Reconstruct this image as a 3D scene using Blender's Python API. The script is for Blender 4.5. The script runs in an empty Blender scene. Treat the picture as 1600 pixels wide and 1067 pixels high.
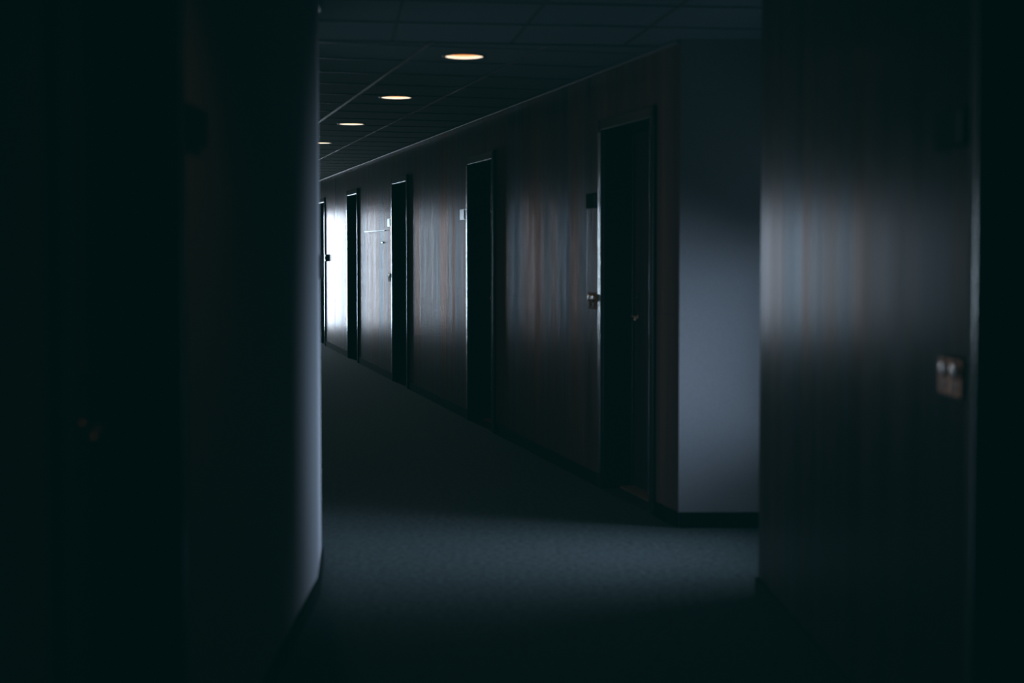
import bpy, bmesh, math
from mathutils import Matrix, Vector

C = bpy.context.scene.collection
SC = bpy.context.scene
CEIL = 2.48

# ------------------------------------------------------------------ materials
def new_mat(name):
    m = bpy.data.materials.new(name); m.use_nodes = True
    nt = m.node_tree
    for n in list(nt.nodes): nt.nodes.remove(n)
    out = nt.nodes.new('ShaderNodeOutputMaterial')
    return m, nt, out

def principled(nt, out, col=(.5,.5,.5), rough=.5, metal=0., spec=.5):
    b = nt.nodes.new('ShaderNodeBsdfPrincipled')
    b.inputs['Base Color'].default_value = (*col, 1)
    b.inputs['Roughness'].default_value = rough
    b.inputs['Metallic'].default_value = metal
    b.inputs['Specular IOR Level'].default_value = spec
    nt.links.new(b.outputs[0], out.inputs[0])
    return b

def noise(nt, scale, detail=2., mapping=None, rough=.5):
    tc = nt.nodes.new('ShaderNodeTexCoord')
    n = nt.nodes.new('ShaderNodeTexNoise')
    n.inputs['Scale'].default_value = scale
    n.inputs['Detail'].default_value = detail
    n.inputs['Roughness'].default_value = rough
    if mapping:
        mp = nt.nodes.new('ShaderNodeMapping'); mp.inputs['Scale'].default_value = mapping
        nt.links.new(tc.outputs['Object'], mp.inputs[0]); nt.links.new(mp.outputs[0], n.inputs['Vector'])
    else:
        nt.links.new(tc.outputs['Object'], n.inputs['Vector'])
    return n

def ramp(nt, src, stops):
    r = nt.nodes.new('ShaderNodeValToRGB')
    e = r.color_ramp.elements
    while len(e) < len(stops): e.new(.5)
    for i, (p, c) in enumerate(stops):
        e[i].position = p; e[i].color = (*c, 1)
    nt.links.new(src, r.inputs[0])
    return r

def bump(nt, src, b, strength, dist):
    bp = nt.nodes.new('ShaderNodeBump')
    bp.inputs['Strength'].default_value = strength; bp.inputs['Distance'].default_value = dist
    nt.links.new(src, bp.inputs['Height']); nt.links.new(bp.outputs[0], b.inputs['Normal'])
    return bp

def simple(name, col, rough, metal=0., spec=.5, nscale=0., nstr=.0):
    m, nt, out = new_mat(name)
    b = principled(nt, out, col, rough, metal, spec)
    n = noise(nt, nscale or 40., 3.)
    r = ramp(nt, n.outputs[0], [(.3, tuple(c*.85 for c in col)), (.7, tuple(min(1, c*1.15) for c in col))])
    nt.links.new(r.outputs[0], b.inputs['Base Color'])
    if nstr: bump(nt, n.outputs[0], b, nstr, .001)
    return m

def wood_panel(name, dark, light, rough=(.27, .38), joint=.35, bstr=.72, spec=1.45, tint=True):
    """veneer panelling: fine vertical grain, wide veneer stripes, one level joint at 1.08 m"""
    m, nt, out = new_mat(name)
    b = nt.nodes.new('ShaderNodeBsdfDiffuse'); gl = nt.nodes.new('ShaderNodeBsdfGlossy')
    fr = nt.nodes.new('ShaderNodeFresnel'); fr.inputs[0].default_value = spec
    ms = nt.nodes.new('ShaderNodeMixShader')
    nt.links.new(fr.outputs[0], ms.inputs[0]); nt.links.new(b.outputs[0], ms.inputs[1]); nt.links.new(gl.outputs[0], ms.inputs[2])
    nt.links.new(ms.outputs[0], out.inputs[0])
    g1 = noise(nt, 1., 3., (150, 150, .5), .6)
    g2 = noise(nt, 1., 2., (7, 7, .12), .5)
    mx = nt.nodes.new('ShaderNodeMath'); mx.operation = 'ADD'
    h1 = nt.nodes.new('ShaderNodeMath'); h1.operation = 'MULTIPLY'; h1.inputs[1].default_value = .45
    h2 = nt.nodes.new('ShaderNodeMath'); h2.operation = 'MULTIPLY'; h2.inputs[1].default_value = .55
    nt.links.new(g1.outputs[0], h1.inputs[0]); nt.links.new(g2.outputs[0], h2.inputs[0])
    nt.links.new(h1.outputs[0], mx.inputs[0]); nt.links.new(h2.outputs[0], mx.inputs[1])
    r = ramp(nt, mx.outputs[0], [(.36, dark), (.64, light)])
    # horizontal joint
    tc = nt.nodes.new('ShaderNodeTexCoord'); sp = nt.nodes.new('ShaderNodeSeparateXYZ')
    nt.links.new(tc.outputs['Object'], sp.inputs[0])
    s = nt.nodes.new('ShaderNodeMath'); s.operation = 'SUBTRACT'; s.inputs[1].default_value = 1.085
    nt.links.new(sp.outputs[2], s.inputs[0])
    a = nt.nodes.new('ShaderNodeMath'); a.operation = 'ABSOLUTE'; nt.links.new(s.outputs[0], a.inputs[0])
    lt = nt.nodes.new('ShaderNodeMath'); lt.operation = 'LESS_THAN'; lt.inputs[1].default_value = .0028
    nt.links.new(a.outputs[0], lt.inputs[0])
    mixc = nt.nodes.new('ShaderNodeMix'); mixc.data_type = 'RGBA'
    jf = nt.nodes.new('ShaderNodeMath'); jf.operation = 'MULTIPLY'; jf.inputs[1].default_value = joint
    nt.links.new(lt.outputs[0], jf.inputs[0]); lt = jf
    nt.links.new(lt.outputs[0], mixc.inputs[0]); nt.links.new(r.outputs[0], mixc.inputs[6])
    # varnish sheen drifts between warm and cool from veneer to veneer
    g3 = noise(nt, 1., 2., (3.2, 3.2, .05), .5)
    g4 = noise(nt, 1., 3., (34, 34, .15), .6)
    av = nt.nodes.new('ShaderNodeMix'); av.data_type = 'FLOAT'; av.inputs[0].default_value = .42
    nt.links.new(g3.outputs[0], av.inputs[2]); nt.links.new(g4.outputs[0], av.inputs[3])
    st = ramp(nt, av.outputs[0], [(.40, (.42,.52,.64)), (.48, (.56,.54,.58)), (.54, (.66,.46,.42)), (.60, (.71,.45,.38))]) if tint else ramp(nt, av.outputs[0], [(.40, (.72,.78,.88)), (.50, (.82,.76,.80)), (.60, (.88,.70,.66))])
    mixc.inputs[7].default_value = (.006, .005, .005, 1)
    nt.links.new(lt.outputs[0], mixc.inputs[0]); nt.links.new(r.outputs[0], mixc.inputs[6])
    nt.links.new(mixc.outputs[2], b.inputs['Color'])
    rr = nt.nodes.new('ShaderNodeMapRange')
    rr.inputs['From Min'].default_value = .35; rr.inputs['From Max'].default_value = .65
    rr.inputs['To Min'].default_value = rough[0]; rr.inputs['To Max'].default_value = rough[1]
    nt.links.new(mx.outputs[0], rr.inputs[0])
    rm = nt.nodes.new('ShaderNodeMath'); rm.operation = 'MAXIMUM'
    nt.links.new(rr.outputs[0], rm.inputs[0]); nt.links.new(lt.outputs[0], rm.inputs[1])
    nt.links.new(rm.outputs[0], gl.inputs['Roughness']); 
    gz = nt.nodes.new('ShaderNodeMapRange')          # tint fades out towards grazing, as it does on varnish
    for k, v in (('From Min', .38), ('From Max', .80), ('To Min', 0.), ('To Max', 1.)): gz.inputs[k].default_value = v
    nt.links.new(fr.outputs[0], gz.inputs[0])
    mg = nt.nodes.new('ShaderNodeMix'); mg.data_type = 'RGBA'; mg.inputs[7].default_value = (1,1,1,1)
    nt.links.new(gz.outputs[0], mg.inputs[0]); nt.links.new(st.outputs[0], mg.inputs[6]); nt.links.new(mg.outputs[2], gl.inputs['Color'])
    bp = bump(nt, g1.outputs[0], b, bstr, .0016)
    for n in (gl, fr): nt.links.new(bp.outputs[0], n.inputs['Normal'])
    return m

def brushed_metal(name, col, rough=.24):
    m, nt, out = new_mat(name)
    b = principled(nt, out, col, rough, 1.)
    g = noise(nt, 1., 3., (150, 150, .5), .6)
    bump(nt, g.outputs[0], b, 1., .0022)
    return m

def carpet_mat():
    m, nt, out = new_mat('carpet')
    b = principled(nt, out, (.03,.03,.03), .95, 0, .1)
    n = noise(nt, 210., 3.); n2 = noise(nt, 34., 4., None, .7)
    ad = nt.nodes.new('ShaderNodeMath'); ad.operation = 'MULTIPLY_ADD'; ad.inputs[1].default_value = .45
    nt.links.new(n.outputs[0], ad.inputs[0])
    h = nt.nodes.new('ShaderNodeMath'); h.operation = 'MULTIPLY'; h.inputs[1].default_value = .55
    nt.links.new(n2.outputs[0], h.inputs[0]); nt.links.new(h.outputs[0], ad.inputs[2])
    r = ramp(nt, ad.outputs[0], [(.38, (.016,.020,.021)), (.62, (.070,.084,.080))])
    nt.links.new(r.outputs[0], b.inputs['Base Color'])
    bump(nt, n.outputs[0], b, .5, .004)
    return m

def tile_mat():
    m, nt, out = new_mat('ceiling_tile')
    b = principled(nt, out, (.2,.2,.2), .9, 0, .15)
    n = noise(nt, 120., 4.)
    r = ramp(nt, n.outputs[0], [(.3, (.11,.145,.145)), (.6, (.155,.195,.20))])
    nt.links.new(r.outputs[0], b.inputs['Base Color'])
    bump(nt, n.outputs[0], b, .2, .002)
    return m

def reflector_mat():
    """lit inside of the downlight: white-hot by the rim, amber deeper in"""
    m, nt, out = new_mat('lit_reflector')
    tc = nt.nodes.new('ShaderNodeTexCoord'); sp = nt.nodes.new('ShaderNodeSeparateXYZ')
    nt.links.new(tc.outputs['Object'], sp.inputs[0])
    mr = nt.nodes.new('ShaderNodeMapRange'); mr.inputs['From Min'].default_value = 0; mr.inputs['From Max'].default_value = .034
    nt.links.new(sp.outputs[2], mr.inputs[0])
    r = ramp(nt, mr.outputs[0], [(0., (1.,.86,.70)), (.30, (1.,.66,.40)), (.55, (.90,.34,.11)), (.9, (.28,.06,.012))])
    e = nt.nodes.new('ShaderNodeEmission'); e.inputs[1].default_value = 1.5
    nt.links.new(r.outputs[0], e.inputs[0]); nt.links.new(e.outputs[0], out.inputs[0])
    return m

def emit_mat(name, col, s):
    m, nt, out = new_mat(name)
    e = nt.nodes.new('ShaderNodeEmission'); e.inputs[0].default_value = (*col, 1); e.inputs[1].default_value = s
    nt.links.new(e.outputs[0], out.inputs[0]); return m

def glass_mat():
    m, nt, out = new_mat('window_glass')
    t = nt.nodes.new('ShaderNodeBsdfTransparent'); t.inputs[0].default_value = (.95,.97,.97,1)
    g = nt.nodes.new('ShaderNodeBsdfGlossy'); g.inputs['Roughness'].default_value = .02
    f = nt.nodes.new('ShaderNodeFresnel'); f.inputs[0].default_value = 1.2
    mx = nt.nodes.new('ShaderNodeMixShader')
    nt.links.new(f.outputs[0], mx.inputs[0]); nt.links.new(t.outputs[0], mx.inputs[1]); nt.links.new(g.outputs[0], mx.inputs[2])
    nt.links.new(mx.outputs[0], out.inputs[0]); return m

M = dict(
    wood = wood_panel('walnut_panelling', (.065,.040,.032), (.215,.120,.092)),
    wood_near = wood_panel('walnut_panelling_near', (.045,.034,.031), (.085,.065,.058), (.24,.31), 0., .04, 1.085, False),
    plaster = simple('painted_plaster', (.26,.257,.257), .85, 0, .2, 260., .15),
    carpet = carpet_mat(), tile = tile_mat(),
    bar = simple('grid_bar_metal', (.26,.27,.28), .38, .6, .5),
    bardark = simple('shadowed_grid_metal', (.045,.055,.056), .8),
    skirt = simple('black_skirting', (.008,.008,.008), .9, 0, .05),
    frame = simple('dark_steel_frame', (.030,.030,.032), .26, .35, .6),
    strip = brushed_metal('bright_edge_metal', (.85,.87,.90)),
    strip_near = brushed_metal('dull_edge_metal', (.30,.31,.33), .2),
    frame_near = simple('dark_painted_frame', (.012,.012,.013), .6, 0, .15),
    sign_lit = brushed_metal('window_lit_sign_metal', (.75,.77,.80), .3),  # same sign plate, with the window's light put into a paler metal
    leaf = wood_panel('door_leaf_wood', (.030,.024,.021), (.060,.046,.040), (.4,.5), 0., .2, 1.4),
    thresh = simple('oak_threshold', (.20,.115,.06), .5),
    chrome = simple('satin_brass', (.55,.42,.30), .25, 1.),
    lock = simple('dark_lock_metal', (.10,.09,.085), .35, .8),
    sign = simple('brushed_sign_plate', (.007,.008,.008), .75, .0, .04),
    signedge = simple('sign_pale_insert', (.022,.022,.023), .6, .0, .1),
    copper = simple('copper_plate', (.42,.16,.075), .48, .9),
    knob = brushed_metal('polished_knob', (1.,.88,.80), .2),
    black = simple('black_plastic', (.012,.012,.013), .45),
    glint = simple('glint_metal', (.75,.77,.80), .3, .7),
    white = simple('white_plastic', (.55,.55,.55), .4),
    reflector = reflector_mat(), bulb = emit_mat('lamp_glow', (1.,.62,.34), 1.6),
    trimring = simple('downlight_ring', (.10,.095,.09), .4, .3),
    glass = glass_mat(),
)

# ------------------------------------------------------------------ mesh helpers
def box(bm, x0, x1, y0, y1, z0, z1):
    v = [bm.verts.new(p) for p in ((x0,y0,z0),(x1,y0,z0),(x1,y1,z0),(x0,y1,z0),(x0,y0,z1),(x1,y0,z1),(x1,y1,z1),(x0,y1,z1))]
    for f in ((3,2,1,0),(4,5,6,7),(0,1,5,4),(1,2,6,5),(2,3,7,6),(3,0,4,7)):
        bm.faces.new([v[i] for i in f])

def lathe(bm, prof, n=48, axis='Z', c=(0,0,0)):
    rings = []
    for r, h in prof:
        ring = []
        for k in range(n):
            a = 2*math.pi*k/n; u, w = r*math.cos(a), r*math.sin(a)
            p = (u, w, h) if axis == 'Z' else (u, h, w)
            ring.append(bm.verts.new((p[0]+c[0], p[1]+c[1], p[2]+c[2])))
        rings.append(ring)
    for a, b in zip(rings, rings[1:]):
        for k in range(n):
            bm.faces.new((a[k], a[(k+1) % n], b[(k+1) % n], b[k]))
    return rings

def tube(bm, pts, r, n=14):
    pts = [Vector(p) for p in pts]; rings = []
    for i, p in enumerate(pts):
        t = (pts[min(i+1, len(pts)-1)] - pts[max(i-1, 0)]).normalized()
        up = Vector((0,0,1)) if abs(t.z) < .9 else Vector((1,0,0))
        a = t.cross(up).normalized(); b = a.cross(t)
        rings.append([bm.verts.new(p + a*math.cos(2*math.pi*k/n)*r + b*math.sin(2*math.pi*k/n)*r) for k in range(n)])
    for A, B in zip(rings, rings[1:]):
        for k in range(n): bm.faces.new((A[k], A[(k+1) % n], B[(k+1) % n], B[k]))
    bm.faces.new(rings[0][::-1]); bm.faces.new(rings[-1])

def dome(bm, c, rx, ry, rz, n=20, m=8):
    """half ellipsoid bulging along +y"""
    rows = []
    for i in range(m):
        a = math.pi/2*i/m; rad = math.cos(a); h = math.sin(a)
        rows.append([bm.verts.new((c[0]+rx*rad*math.cos(2*math.pi*k/n), c[1]+ry*h, c[2]+rz*rad*math.sin(2*math.pi*k/n))) for k in range(n)])
    top = bm.verts.new((c[0], c[1]+ry, c[2]))
    for A, B in zip(rows, rows[1:]):
        for k in range(n): bm.faces.new((A[k], B[k], B[(k+1) % n], A[(k+1) % n]))
    for k in range(n): bm.faces.new((rows[-1][k], top, rows[-1][(k+1) % n]))
    bm.faces.new(rows[0])

def obj(name, bm, mat, parent=None, bevel=0., smooth=False, seg=3):
    bmesh.ops.recalc_face_normals(bm, faces=bm.faces[:])
    me = bpy.data.meshes.new(name); bm.to_mesh(me); bm.free()
    me.materials.append(mat)
    o = bpy.data.objects.new(name, me); C.objects.link(o)
    if parent: o.parent = parent
    if bevel:
        md = o.modifiers.new('bevel', 'BEVEL'); md.width = bevel; md.segments = seg
        md.limit_method = 'ANGLE'; md.harden_normals = True
        smooth = True
    if smooth:
        for p in me.polygons: p.use_smooth = True
    return o

def empty(name, loc=(0,0,0), rz=0.):
    o = bpy.data.objects.new(name, None); C.objects.link(o)
    o.location = loc; o.rotation_euler = (0,0,rz); o.empty_display_size = .1
    return o

def tag(o, label, cat, group=None):
    o['label'] = label; o['category'] = cat
    if group: o['group'] = group
    return o

def struct(o, label=None, cat=None):
    o['kind'] = 'structure'
    if label: o['label'] = label
    if cat: o['category'] = cat
    return o

class Frame:
    """wall frame: local x runs along the wall, local y points into the corridor"""
    def __init__(s, x, y, dx, dy):
        l = math.hypot(dx, dy); s.o = (x, y); s.d = (dx/l, dy/l); s.a = math.atan2(dy, dx)
    def w(s, x, y=0., z=0.):
        return (s.o[0]+s.d[0]*x-s.d[1]*y, s.o[1]+s.d[1]*x+s.d[0]*y, z)
    def put(s, o, x=0., y=0., z=0.):
        o.location = s.w(x, y, z); o.rotation_euler = (0,0,s.a); return o
    def sat(s, Y):            # distance along the frame for a world y on the wall face
        return (Y - s.o[1])/s.d[1]

FR = Frame(.8505, 7.222, -.2531, .9674)               # far corridor, right wall, runs away from the camera
FL = Frame(-.854, 6.32, -.2531, .9674)                # far corridor, left wall (y points into the wall here)
NR = Frame(1.0084+.033*9.773, -4., -.033, 1.)          # near corridor, right wall
NL = Frame(-.7962, 5.773, .0113, -1.)                 # near corridor, left wall, runs back to the camera
CH = Frame(-.854, 6.32, .058, -.547)                  # short canted wall joining both left walls
LEN = 17.4

# ------------------------------------------------------------------ shell
def wall(name, fr, a, b, openings, mat, thick=.34, sign=-1, label=None):
    bm = bmesh.new(); y0, y1 = (sign*thick, 0) if sign < 0 else (0, thick)
    s = a
    for (p, q, zl, zh) in sorted(openings):
        box(bm, s, p, y0, y1, 0, CEIL)
        if zl > 0: box(bm, p, q, y0, y1, 0, zl)
        box(bm, p, q, y0, y1, zh, CEIL)
        s = q
    box(bm, s, b, y0, y1, 0, CEIL)
    o = obj(name, bm, mat); fr.put(o); struct(o, label, 'wall'); return o

def skirting(name, fr, a, b, gaps, sign=1):
    bm = bmesh.new(); s = a; y0, y1 = (0, .012) if sign > 0 else (-.012, 0)
    for p, q in sorted(gaps):
        if p > s: box(bm, s, p, y0, y1, .001, .08)
        s = q
    if b > s: box(bm, s, b, y0, y1, .001, .08)
    o = obj(name, bm, M['skirt'], None, .002); fr.put(o); struct(o, None, 'baseboard'); return o

far_doors = [.806, 4.334, 7.986, 11.405, 14.666]
HW = .435; HEAD = 2.14; CAS = .475
near_right_s = NR.sat(2.86); near_left_s = NL.sat(2.80)

wall('wall_far_right', FR, 0, LEN, [(c-HW, c+HW, 0, HEAD) for c in far_doors], M['wood'], label='long wood panelled right wall of the far corridor with recessed doors')
wall('wall_far_left', FL, 0, LEN+.45, [], M['plaster'], .3, 1, label='left wall of the far corridor hidden past the corner')
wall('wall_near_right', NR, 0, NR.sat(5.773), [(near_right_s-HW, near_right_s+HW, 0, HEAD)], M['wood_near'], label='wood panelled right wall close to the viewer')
wall('wall_near_left', NL, 0, 9.7, [(near_left_s-HW, near_left_s+HW, 0, HEAD)], M['plaster'], label='grey left wall close to the viewer with a window lit end')
wall('wall_corner_left', CH, 0, .55, [], M['plaster'], .3, label='short canted wall past the end of the near left wall')

skirting('baseboard_far_right', FR, 0, LEN, [(c-CAS, c+CAS) for c in far_doors])
skirting('baseboard_far_left', FL, 0, LEN, [], -1)
skirting('baseboard_near_right', NR, 0, NR.sat(5.773)+.012, [(near_right_s-CAS, near_right_s+CAS)])
skirting('baseboard_near_left', NL, -.0, 9.7, [(near_left_s-CAS, near_left_s+CAS)])
skirting('baseboard_corner_left', CH, 0, .55, [])

# plaster return wall facing the viewer, with the window bay to its right
XW = 1.62
bm = bmesh.new(); box(bm, .8505, XW+.3, 7.222, 7.5, 0, CEIL)
struct(obj('wall_return', bm, M['plaster']), 'pale plaster wall end facing the viewer, lit by the side window', 'wall')
bm = bmesh.new(); box(bm, .8535, XW, 7.21, 7.222, .001, .08)
struct(obj('baseboard_return', bm, M['skirt'], None, .002), None, 'baseboard')
bm = bmesh.new(); box(bm, 1.2, XW+.3, 5.5, 5.773, 0, CEIL)
struct(obj('wall_bay_near', bm, M['plaster']), 'near cheek wall of the window bay', 'wall')
WY0, WY1, WZ0, WZ1 = 6.08, 7.12, .36, 1.50
bm = bmesh.new()
box(bm, XW, XW+.3, 5.5, WY0, 0, CEIL); box(bm, XW, XW+.3, WY1, 7.5, 0, CEIL)
box(bm, XW, XW+.3, WY0, WY1, 0, WZ0); box(bm, XW, XW+.3, WY0, WY1, WZ1, CEIL)
struct(obj('wall_bay', bm, M['plaster']), 'window wall of the bay', 'wall')
# back wall behind the viewer
bm = bmesh.new(); box(bm, -1.4, 1.6, -4.1, -3.95, 0, CEIL)
struct(obj('wall_back', bm, M['plaster']), 'wall behind the viewer', 'wall')
# far end wall with glazed opening
W = 1.876
bm = bmesh.new()
EX0, EX1, EZ0, EZ1 = .10, .98, .03, 2.08
box(bm, LEN, LEN+.25, 0-.3, EX0, 0, CEIL); box(bm, LEN, LEN+.25, EX1, W+.3, 0, CEIL)
box(bm, LEN, LEN+.25, EX0, EX1, 0, EZ0); box(bm, LEN, LEN+.25, EX0, EX1, EZ1, CEIL)
o = obj('wall_far_end', bm, M['plaster']); FR.put(o); struct(o, 'end wall of the far corridor with a tall window', 'wall')

def window(name, build_frame, build_pane, place, label):
    w = empty(name); place(w); struct(w, label, 'window')
    b = bmesh.new(); build_frame(b); obj('window_frame', b, M['frame'], w, .004)
    b = bmesh.new(); build_pane(b); obj('pane', b, M['glass'], w)
def f1(b):
    for (y0, y1, z0, z1) in ((WY0,WY0+.05,WZ0,WZ1),(WY1-.05,WY1,WZ0,WZ1),(WY0,WY1,WZ0,WZ0+.05),(WY0,WY1,WZ1-.05,WZ1)):
        box(b, XW+.10, XW+.16, y0, y1, z0, z1)
window('window_1', f1, lambda b: box(b, XW+.125, XW+.131, WY0+.05, WY1-.05, WZ0+.05, WZ1-.05), lambda w: None, 'side window in the bay behind the near right wall')
def f2(b):
    for (y0, y1, z0, z1) in ((EX0,EX0+.06,EZ0,EZ1),(EX1-.06,EX1,EZ0,EZ1),(EX0,EX1,EZ0,EZ0+.08),(EX0,EX1,EZ1-.06,EZ1),((EX0+EX1)/2-.03,(EX0+EX1)/2+.03,EZ0,EZ1)):
        box(b, LEN+.08, LEN+.14, y0, y1, z0, z1)
window('window_2', f2, lambda b: box(b, LEN+.105, LEN+.111, EX0+.06, EX1-.06, EZ0+.08, EZ1-.06), lambda w: FR.put(w), 'tall window closing the far corridor')

bm = bmesh.new(); box(bm, -9, 3, -4.2, 30, -.12, 0)
struct(obj('floor', bm, M['carpet']), 'dark speckled carpet floor', 'floor')

# ceiling with round holes for the downlights
lights = [(-.263, 7.852), (-.807, 9.952), (-1.355, 12.046), (-1.90, 14.166)]
R_HOLE = .104
bm = bmesh.new()
def loop(pts):
    vs = [bm.verts.new(p) for p in pts]
    for i in range(len(vs)): bm.edges.new((vs[i], vs[(i+1) % len(vs)]))
loop([(-9,-4.2,CEIL),(3,-4.2,CEIL),(3,30,CEIL),(-9,30,CEIL)])
for lx, ly in lights:
    loop([(lx+R_HOLE*math.cos(2*math.pi*k/48), ly+R_HOLE*math.sin(2*math.pi*k/48), CEIL) for k in range(48)])
bmesh.ops.triangle_fill(bm, use_beauty=True, use_dissolve=False, edges=bm.edges[:])
ceil = struct(obj('ceiling', bm, M['tile']), 'suspended tile ceiling', 'ceiling')
# exposed T-bars
bm = bmesh.new()
def bar(fr, x0, y0, x1, y1, w=.024):
    p0 = Vector(fr.w(x0, y0)); p1 = Vector(fr.w(x1, y1)); t = (p1-p0).normalized(); n = Vector((-t.y, t.x, 0))*w/2
    vs = []
    for z in (CEIL-.0035, CEIL-.0002):
        vs += [bm.verts.new((q.x, q.y, z)) for q in (p0+n, p1+n, p1-n, p0-n)]
    for f in ((3,2,1,0),(4,5,6,7),(0,1,5,4),(1,2,6,5),(2,3,7,6),(3,0,4,7)): bm.faces.new([vs[i] for i in f])
for off in (.60, 1.20): bar(FR, .38, off, LEN, off)
s = .55
while s < LEN:
    bar(FR, s, 0, s, W, .008); s += .60
g = obj('ceiling_grid', bm, M['bar'], ceil)
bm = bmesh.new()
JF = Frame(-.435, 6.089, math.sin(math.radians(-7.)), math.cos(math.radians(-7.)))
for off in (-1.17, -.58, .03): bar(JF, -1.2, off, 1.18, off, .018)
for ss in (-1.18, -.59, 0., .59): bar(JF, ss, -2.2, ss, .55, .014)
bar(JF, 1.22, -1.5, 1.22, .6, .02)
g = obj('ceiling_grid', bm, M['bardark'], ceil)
# wall angle along the far right wall and short ones in the junction
bm = bmesh.new(); box(bm, 0, LEN, 0, .022, CEIL-.020, CEIL-.0005)
o = obj('trim_1', bm, M['bar'], None, .003); FR.put(o); struct(o, 'thin pale angle trim where the far right wall meets the ceiling', 'trim')
bm = bmesh.new(); box(bm, 0, .55, 0, .012, CEIL-.014, CEIL-.0005)
o = obj('trim_2', bm, M['bar'], None, .003); CH.put(o); struct(o, 'angle trim above the canted corner wall', 'trim')

# ------------------------------------------------------------------ doors
def door(name, fr, s, far, label):
    """far=+1: the latch jamb lies towards local +x"""
    d = empty(name); fr.put(d, s, 0, 0); struct(d, label, 'door')
    bm = bmesh.new(); TOP = HEAD+.045; P = .020
    for sg in (-1, 1):
        a, b_ = sorted((sg*.415, sg*CAS)); box(bm, a, b_, 0.0005, P, .001, TOP)          # casing
        a, b_ = sorted((sg*.413, sg*(HW-.001))); box(bm, a, b_, -.26, .004, .001, HEAD-.001)  # lining
        a, b_ = sorted((sg*.395, sg*.414)); box(bm, a, b_, -.188, -.172, .001, HEAD-.03)  # stop
    box(bm, -CAS, CAS, 0.0005, P, HEAD-.02, TOP)
    box(bm, -HW+.001, HW-.001, -.26, .004, HEAD-.022, HEAD-.001)
    box(bm, -.413, .413, -.188, -.172, HEAD-.042, HEAD-.021)
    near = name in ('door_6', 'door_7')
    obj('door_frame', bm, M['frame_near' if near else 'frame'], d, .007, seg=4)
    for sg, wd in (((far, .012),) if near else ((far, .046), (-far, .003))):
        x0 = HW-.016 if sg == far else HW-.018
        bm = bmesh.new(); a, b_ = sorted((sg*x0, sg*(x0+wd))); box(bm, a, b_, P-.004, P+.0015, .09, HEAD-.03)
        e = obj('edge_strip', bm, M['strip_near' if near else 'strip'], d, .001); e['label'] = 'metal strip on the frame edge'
    bm = bmesh.new(); box(bm, -.412, .412, -.235, -.189, .012, HEAD-.024)
    leaf = obj('door_leaf', bm, M['leaf'], d, .002)
    bm = bmesh.new(); box(bm, -.412, .412, -.20, -.105, .0005, .014)
    t = obj('threshold', bm, M['thresh'], d, .003); t['label'] = 'warm brown wooden threshold'
    hx = far*.345; yf = -.189
    bm = bmesh.new()
    lathe(bm, [(.0001, yf), (.026, yf), (.026, yf+.007), (.022, yf+.010), (.011, yf+.010), (.010, yf+.050), (.0001, yf+.052)], 28, 'Y', (hx, 0, 1.02))
    tube(bm, [(hx, yf+.048, 1.02), (hx-far*.02, yf+.054, 1.02), (hx-far*.05, yf+.056, 1.018), (hx-far*.085, yf+.055, 1.015), (hx-far*.118, yf+.050, 1.012)], .0095)
    h = obj('handle', bm, M['chrome'], leaf, 0, True); h['label'] = 'metal lever handle on round rose'
    bm = bmesh.new()
    lathe(bm, [(.0001, yf), (.024, yf), (.024, yf+.012), (.019, yf+.016), (.0001, yf+.016)], 28, 'Y', (hx, 0, 1.145))
    box(bm, hx-.006, hx+.006, yf+.012, yf+.030, 1.128, 1.162)
    obj('lock', bm, M['lock'], leaf, .001)
    return d

dl = ['nearest recessed dark door on the far corridor right wall', 'second recessed door along the far corridor right wall',
      'third recessed door along the far corridor right wall', 'fourth recessed door beside the brightest wall panel',
      'farthest door, cut by the left wall corner']
for i, c in enumerate(far_doors): door('door_%d' % (i+1), FR, c, 1, dl[i])
door('door_6', NR, near_right_s, 1, 'dark recessed door at the right edge of the photo')
door('door_7', NL, near_left_s, -1, 'dark recessed door at the left edge of the photo')

# ------------------------------------------------------------------ things on the walls
def copy_tree(o, parent=None):
    c = o.copy(); C.objects.link(c)
    if parent: c.parent = parent
    for ch in list(o.children): copy_tree(ch, c)
    return c

def make_sign():
    r = empty('door_sign')
    bm = bmesh.new(); box(bm, -.11, .11, .0005, .020, -.045, .045)
    obj('sign_plate', bm, M['sign'], r, .004)
    bm = bmesh.new(); box(bm, -.092, -.062, .0195, .0225, -.036, .036)
    p = obj('sign_insert', bm, M['signedge'], r, .001); p['label'] = 'paler narrow vertical insert'
    return r
SG = 'door signs beside the doors'
SZ = 1.715
def sign_at(src, fr, s, flip, label, first):
    o = src if first else copy_tree(src)
    fr.put(o, s, 0, SZ)
    tag(o, label, 'sign', SG); return o
s0 = make_sign()
off = CAS + .012 + .11
sign_at(s0, FR, far_doors[0]+off, 0, 'dark rectangular door sign beside the nearest far corridor door', True)
for i, lb in ((1, 'dim bluish door sign beside the second door of the far corridor'), (2, 'small pale-lit door sign beside the third door of the far corridor'), (3, 'bright white-lit door sign beside the fourth door, on brightest panel')):
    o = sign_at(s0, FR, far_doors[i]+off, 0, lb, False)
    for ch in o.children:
        if ch.name.startswith('sign_plate'): ch.data = ch.data.copy(); ch.data.materials[0] = M['sign_lit']  # far plates take the copy coloured as window-lit
sign_at(s0, NR, near_right_s+off+.02, 0, 'blurred dark door sign high on the near right wood wall', False)
o = sign_at(s0, NL, near_left_s-off-.02, 1, 'blurred dark door sign on the near left wall', False)

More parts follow.
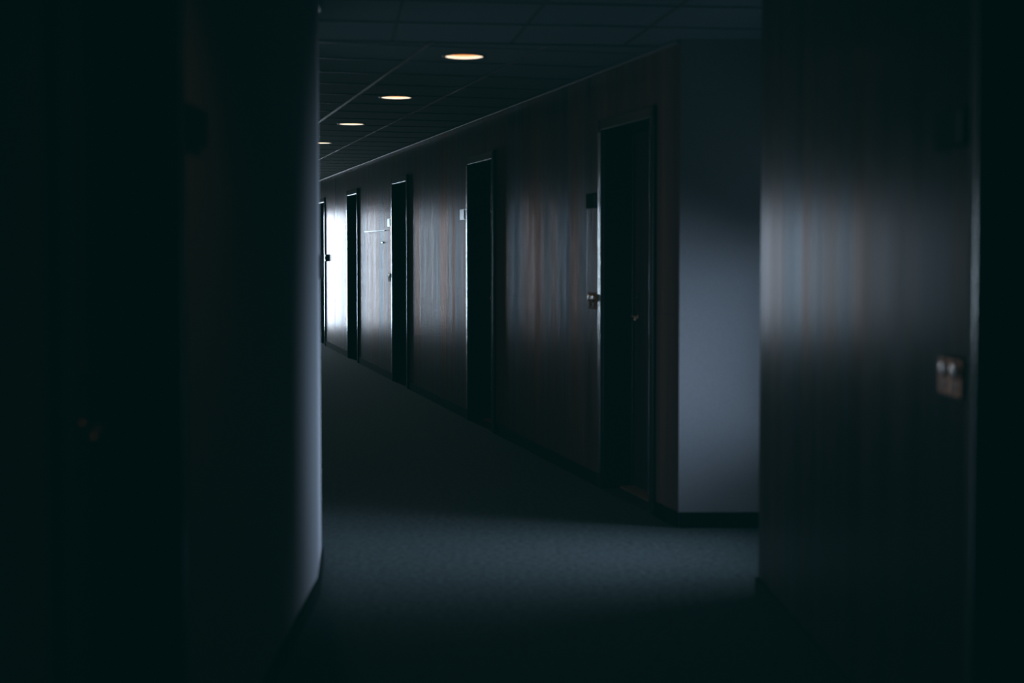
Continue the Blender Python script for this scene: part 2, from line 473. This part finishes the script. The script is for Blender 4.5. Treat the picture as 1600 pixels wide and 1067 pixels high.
def make_switch():
    r = empty('wall_switch')
    bm = bmesh.new(); box(bm, -.085, .085, .0005, .022, -.048, .048)
    obj('plate', bm, M['copper'], r, .008)
    for sx in (-.038, .038):
        bm = bmesh.new(); dome(bm, (sx, .021, .018), .022, .010, .024)
        obj('knob', bm, M['knob'], r, 0, True)
        bm = bmesh.new(); dome(bm, (sx, .0215, -.022), .015, .003, .014)
        obj('slot', bm, M['black'], r, 0, True)
    return r
WG = 'two-knob switch plates beside doors'
w0 = make_switch(); FR.put(w0, far_doors[0]+CAS+.02+.085, 0, 1.112)
tag(w0, 'copper coloured two-knob switch plate catching light beside nearest far door', 'switch', WG)
w1 = copy_tree(w0); FR.put(w1, far_doors[2]+CAS+.02+.085, 0, 1.118)
tag(w1, 'tiny bright switch plate beside the third door of the far corridor', 'switch', WG)
w2 = copy_tree(w0); NR.put(w2, near_right_s+CAS+.03+.085, 0, 1.11)
tag(w2, 'blurred copper switch plate with two round knobs on near right wall', 'switch', WG)

def make_box():
    r = empty('control_box')
    bm = bmesh.new(); box(bm, -.05, .05, .0005, .040, -.052, .052)
    obj('casing', bm, M['black'], r, .006)
    bm = bmesh.new(); box(bm, -.018, .018, .033, .046, -.02, .02)
    obj('button', bm, M['black'], r, .004)
    return r
b0 = make_box(); FR.put(b0, far_doors[4]-CAS-.24, 0, 1.30)
tag(b0, 'small black control box on the brightest wall panel beside farthest door', 'control box', 'black wall control boxes')
b1 = copy_tree(b0); CH.put(b1, .09, 0, 1.345); b1.scale = (1, .3, 1)
tag(b1, 'blurred black control box on the left corner wall edge', 'control box', 'black wall control boxes')

# pale strip standing in for a thin reflected line on the third panel
bm = bmesh.new(); sA, sB = FR.sat(15.85), FR.sat(17.30)
box(bm, 0, sB-sA, .0005, .010, -.006, .006)
glint = obj('glint_strip', bm, M['glint'], None, .002); FR.put(glint, sA, 0, 1.635)
tag(glint, 'thin pale horizontal rail on the wood panel between third and fourth doors', 'glint')
bm = bmesh.new(); box(bm, -.05, .05, .0005, .012, -.008, .008)  # pale piece added for the reflected spot under that line
dot = obj('glint_dot', bm, M['strip'], None, .003); FR.put(dot, FR.sat(16.05), 0, 1.50)
tag(dot, 'tiny pale clip on the wood panel just below the thin rail', 'dot')

# ------------------------------------------------------------------ downlights
def make_downlight():
    r = empty('downlight')
    bm = bmesh.new()
    lathe(bm, [(.1035,.0015), (.1035,-.003), (.107,-.0055), (.116,-.0045), (.120,-.0005)], 64)
    obj('trim_ring', bm, M['trimring'], r, 0, True)
    bm = bmesh.new()
    rg = lathe(bm, [(.1030,-.001), (.1022,.012), (.100,.035), (.094,.075), (.080,.105), (.05,.118)], 64)
    bm.faces.new(rg[-1])
    obj('reflector', bm, M['reflector'], r, 0, True)
    bm = bmesh.new(); lathe(bm, [(.0005,.052), (.016,.056), (.026,.068), (.028,.085), (.02,.108), (.016,.117)], 24)
    obj('bulb', bm, M['bulb'], r, 0, True)
    return r
d0 = make_downlight()
dlab = ['largest and nearest glowing round ceiling downlight', 'second glowing ceiling downlight from the viewer',
        'third glowing ceiling downlight from the viewer', 'farthest glowing ceiling downlight beside the left wall corner']
for i, (lx, ly) in enumerate(lights):
    o = d0 if i == 0 else copy_tree(d0)
    o.location = (lx, ly, CEIL); o.rotation_euler = (0,0,FR.a)
    tag(o, dlab[i], 'ceiling light', 'round warm downlights in the far corridor ceiling')

# ------------------------------------------------------------------ light
def area(name, loc, direction, sx, sy, power, col, spread=180.):
    l = bpy.data.lights.new(name, 'AREA'); l.shape = 'RECTANGLE'; l.size = sx; l.size_y = sy
    l.energy = power; l.color = col; l.spread = math.radians(spread)
    o = bpy.data.objects.new(name, l); C.objects.link(o); o.location = loc
    o.rotation_euler = Vector(direction).to_track_quat('-Z', 'Y').to_euler()
    return o
for dz, dy, pw, sp in ((-.04, .06, 21., 56.), (-.62, -.05, 6.5, 54.)):
    area('daylight_side', (XW+.20, (WY0+WY1)/2, (WZ0+WZ1)/2), (-1,dy,dz), WZ1-WZ0-.06, WY1-WY0-.06, pw, (.54,.70,1.), sp)
area('daylight_end', FR.w(LEN+.20, (EX0+EX1)/2, (EZ0+EZ1)/2), (-FR.d[0],-FR.d[1],-.12), EX1-EX0-.06, EZ1-EZ0-.06, 14., (.72,.86,1.), 64.)
def spot(loc, power, size, blend=.8):
    l = bpy.data.lights.new('downlight_or_fill_beam', 'SPOT'); l.energy = power; l.color = (1.,.58,.36); l.spot_size = math.radians(size); l.spot_blend = blend; l.shadow_soft_size = .06
    o = bpy.data.objects.new('downlight_or_fill_beam', l); C.objects.link(o); o.location = loc
for lx, ly in lights: spot((lx, ly, CEIL-.01), 2.6, 125)
spot((-.15, 3.2, CEIL-.02), 1.6, 130)  # unseen warm fill added in the near corridor, no fixture above it

w = bpy.data.worlds.new('World'); SC.world = w; w.use_nodes = True
w.node_tree.nodes['Background'].inputs[0].default_value = (.5,.7,1,1)
w.node_tree.nodes['Background'].inputs[1].default_value = .0

# ------------------------------------------------------------------ camera
f = 2222.2
cam = bpy.data.cameras.new('camera'); co = bpy.data.objects.new('camera', cam); C.objects.link(co)
cam.sensor_width = 36; cam.lens = 36*f/1600
pitch = math.atan(85/f)
co.location = (0,0,1.42); co.rotation_euler = (math.pi/2-pitch, 0, 0)
cam.shift_y = -58.5/1600
cam.dof.use_dof = True; cam.dof.focus_distance = 15.; cam.dof.aperture_fstop = 1.8
cam.clip_start = .05; cam.clip_end = 100
SC.camera = co

# ------------------------------------------------------------------ colour: faded teal blacks
SC.view_settings.view_transform = 'Standard'
SC.view_settings.look = 'None'
SC.view_settings.exposure = 0.
SC.view_settings.use_curve_mapping = True
cm = SC.view_settings.curve_mapping
for i, lift in enumerate((.0003, .0054, .0056)):
    c = cm.curves[i]; c.points[0].location = (0., lift); c.points[-1].location = (1., 1.)
cm.update()
SC.cycles.use_denoising = True
SC.cycles.max_bounces = 6
SC.cycles.sample_clamp_indirect = 2.
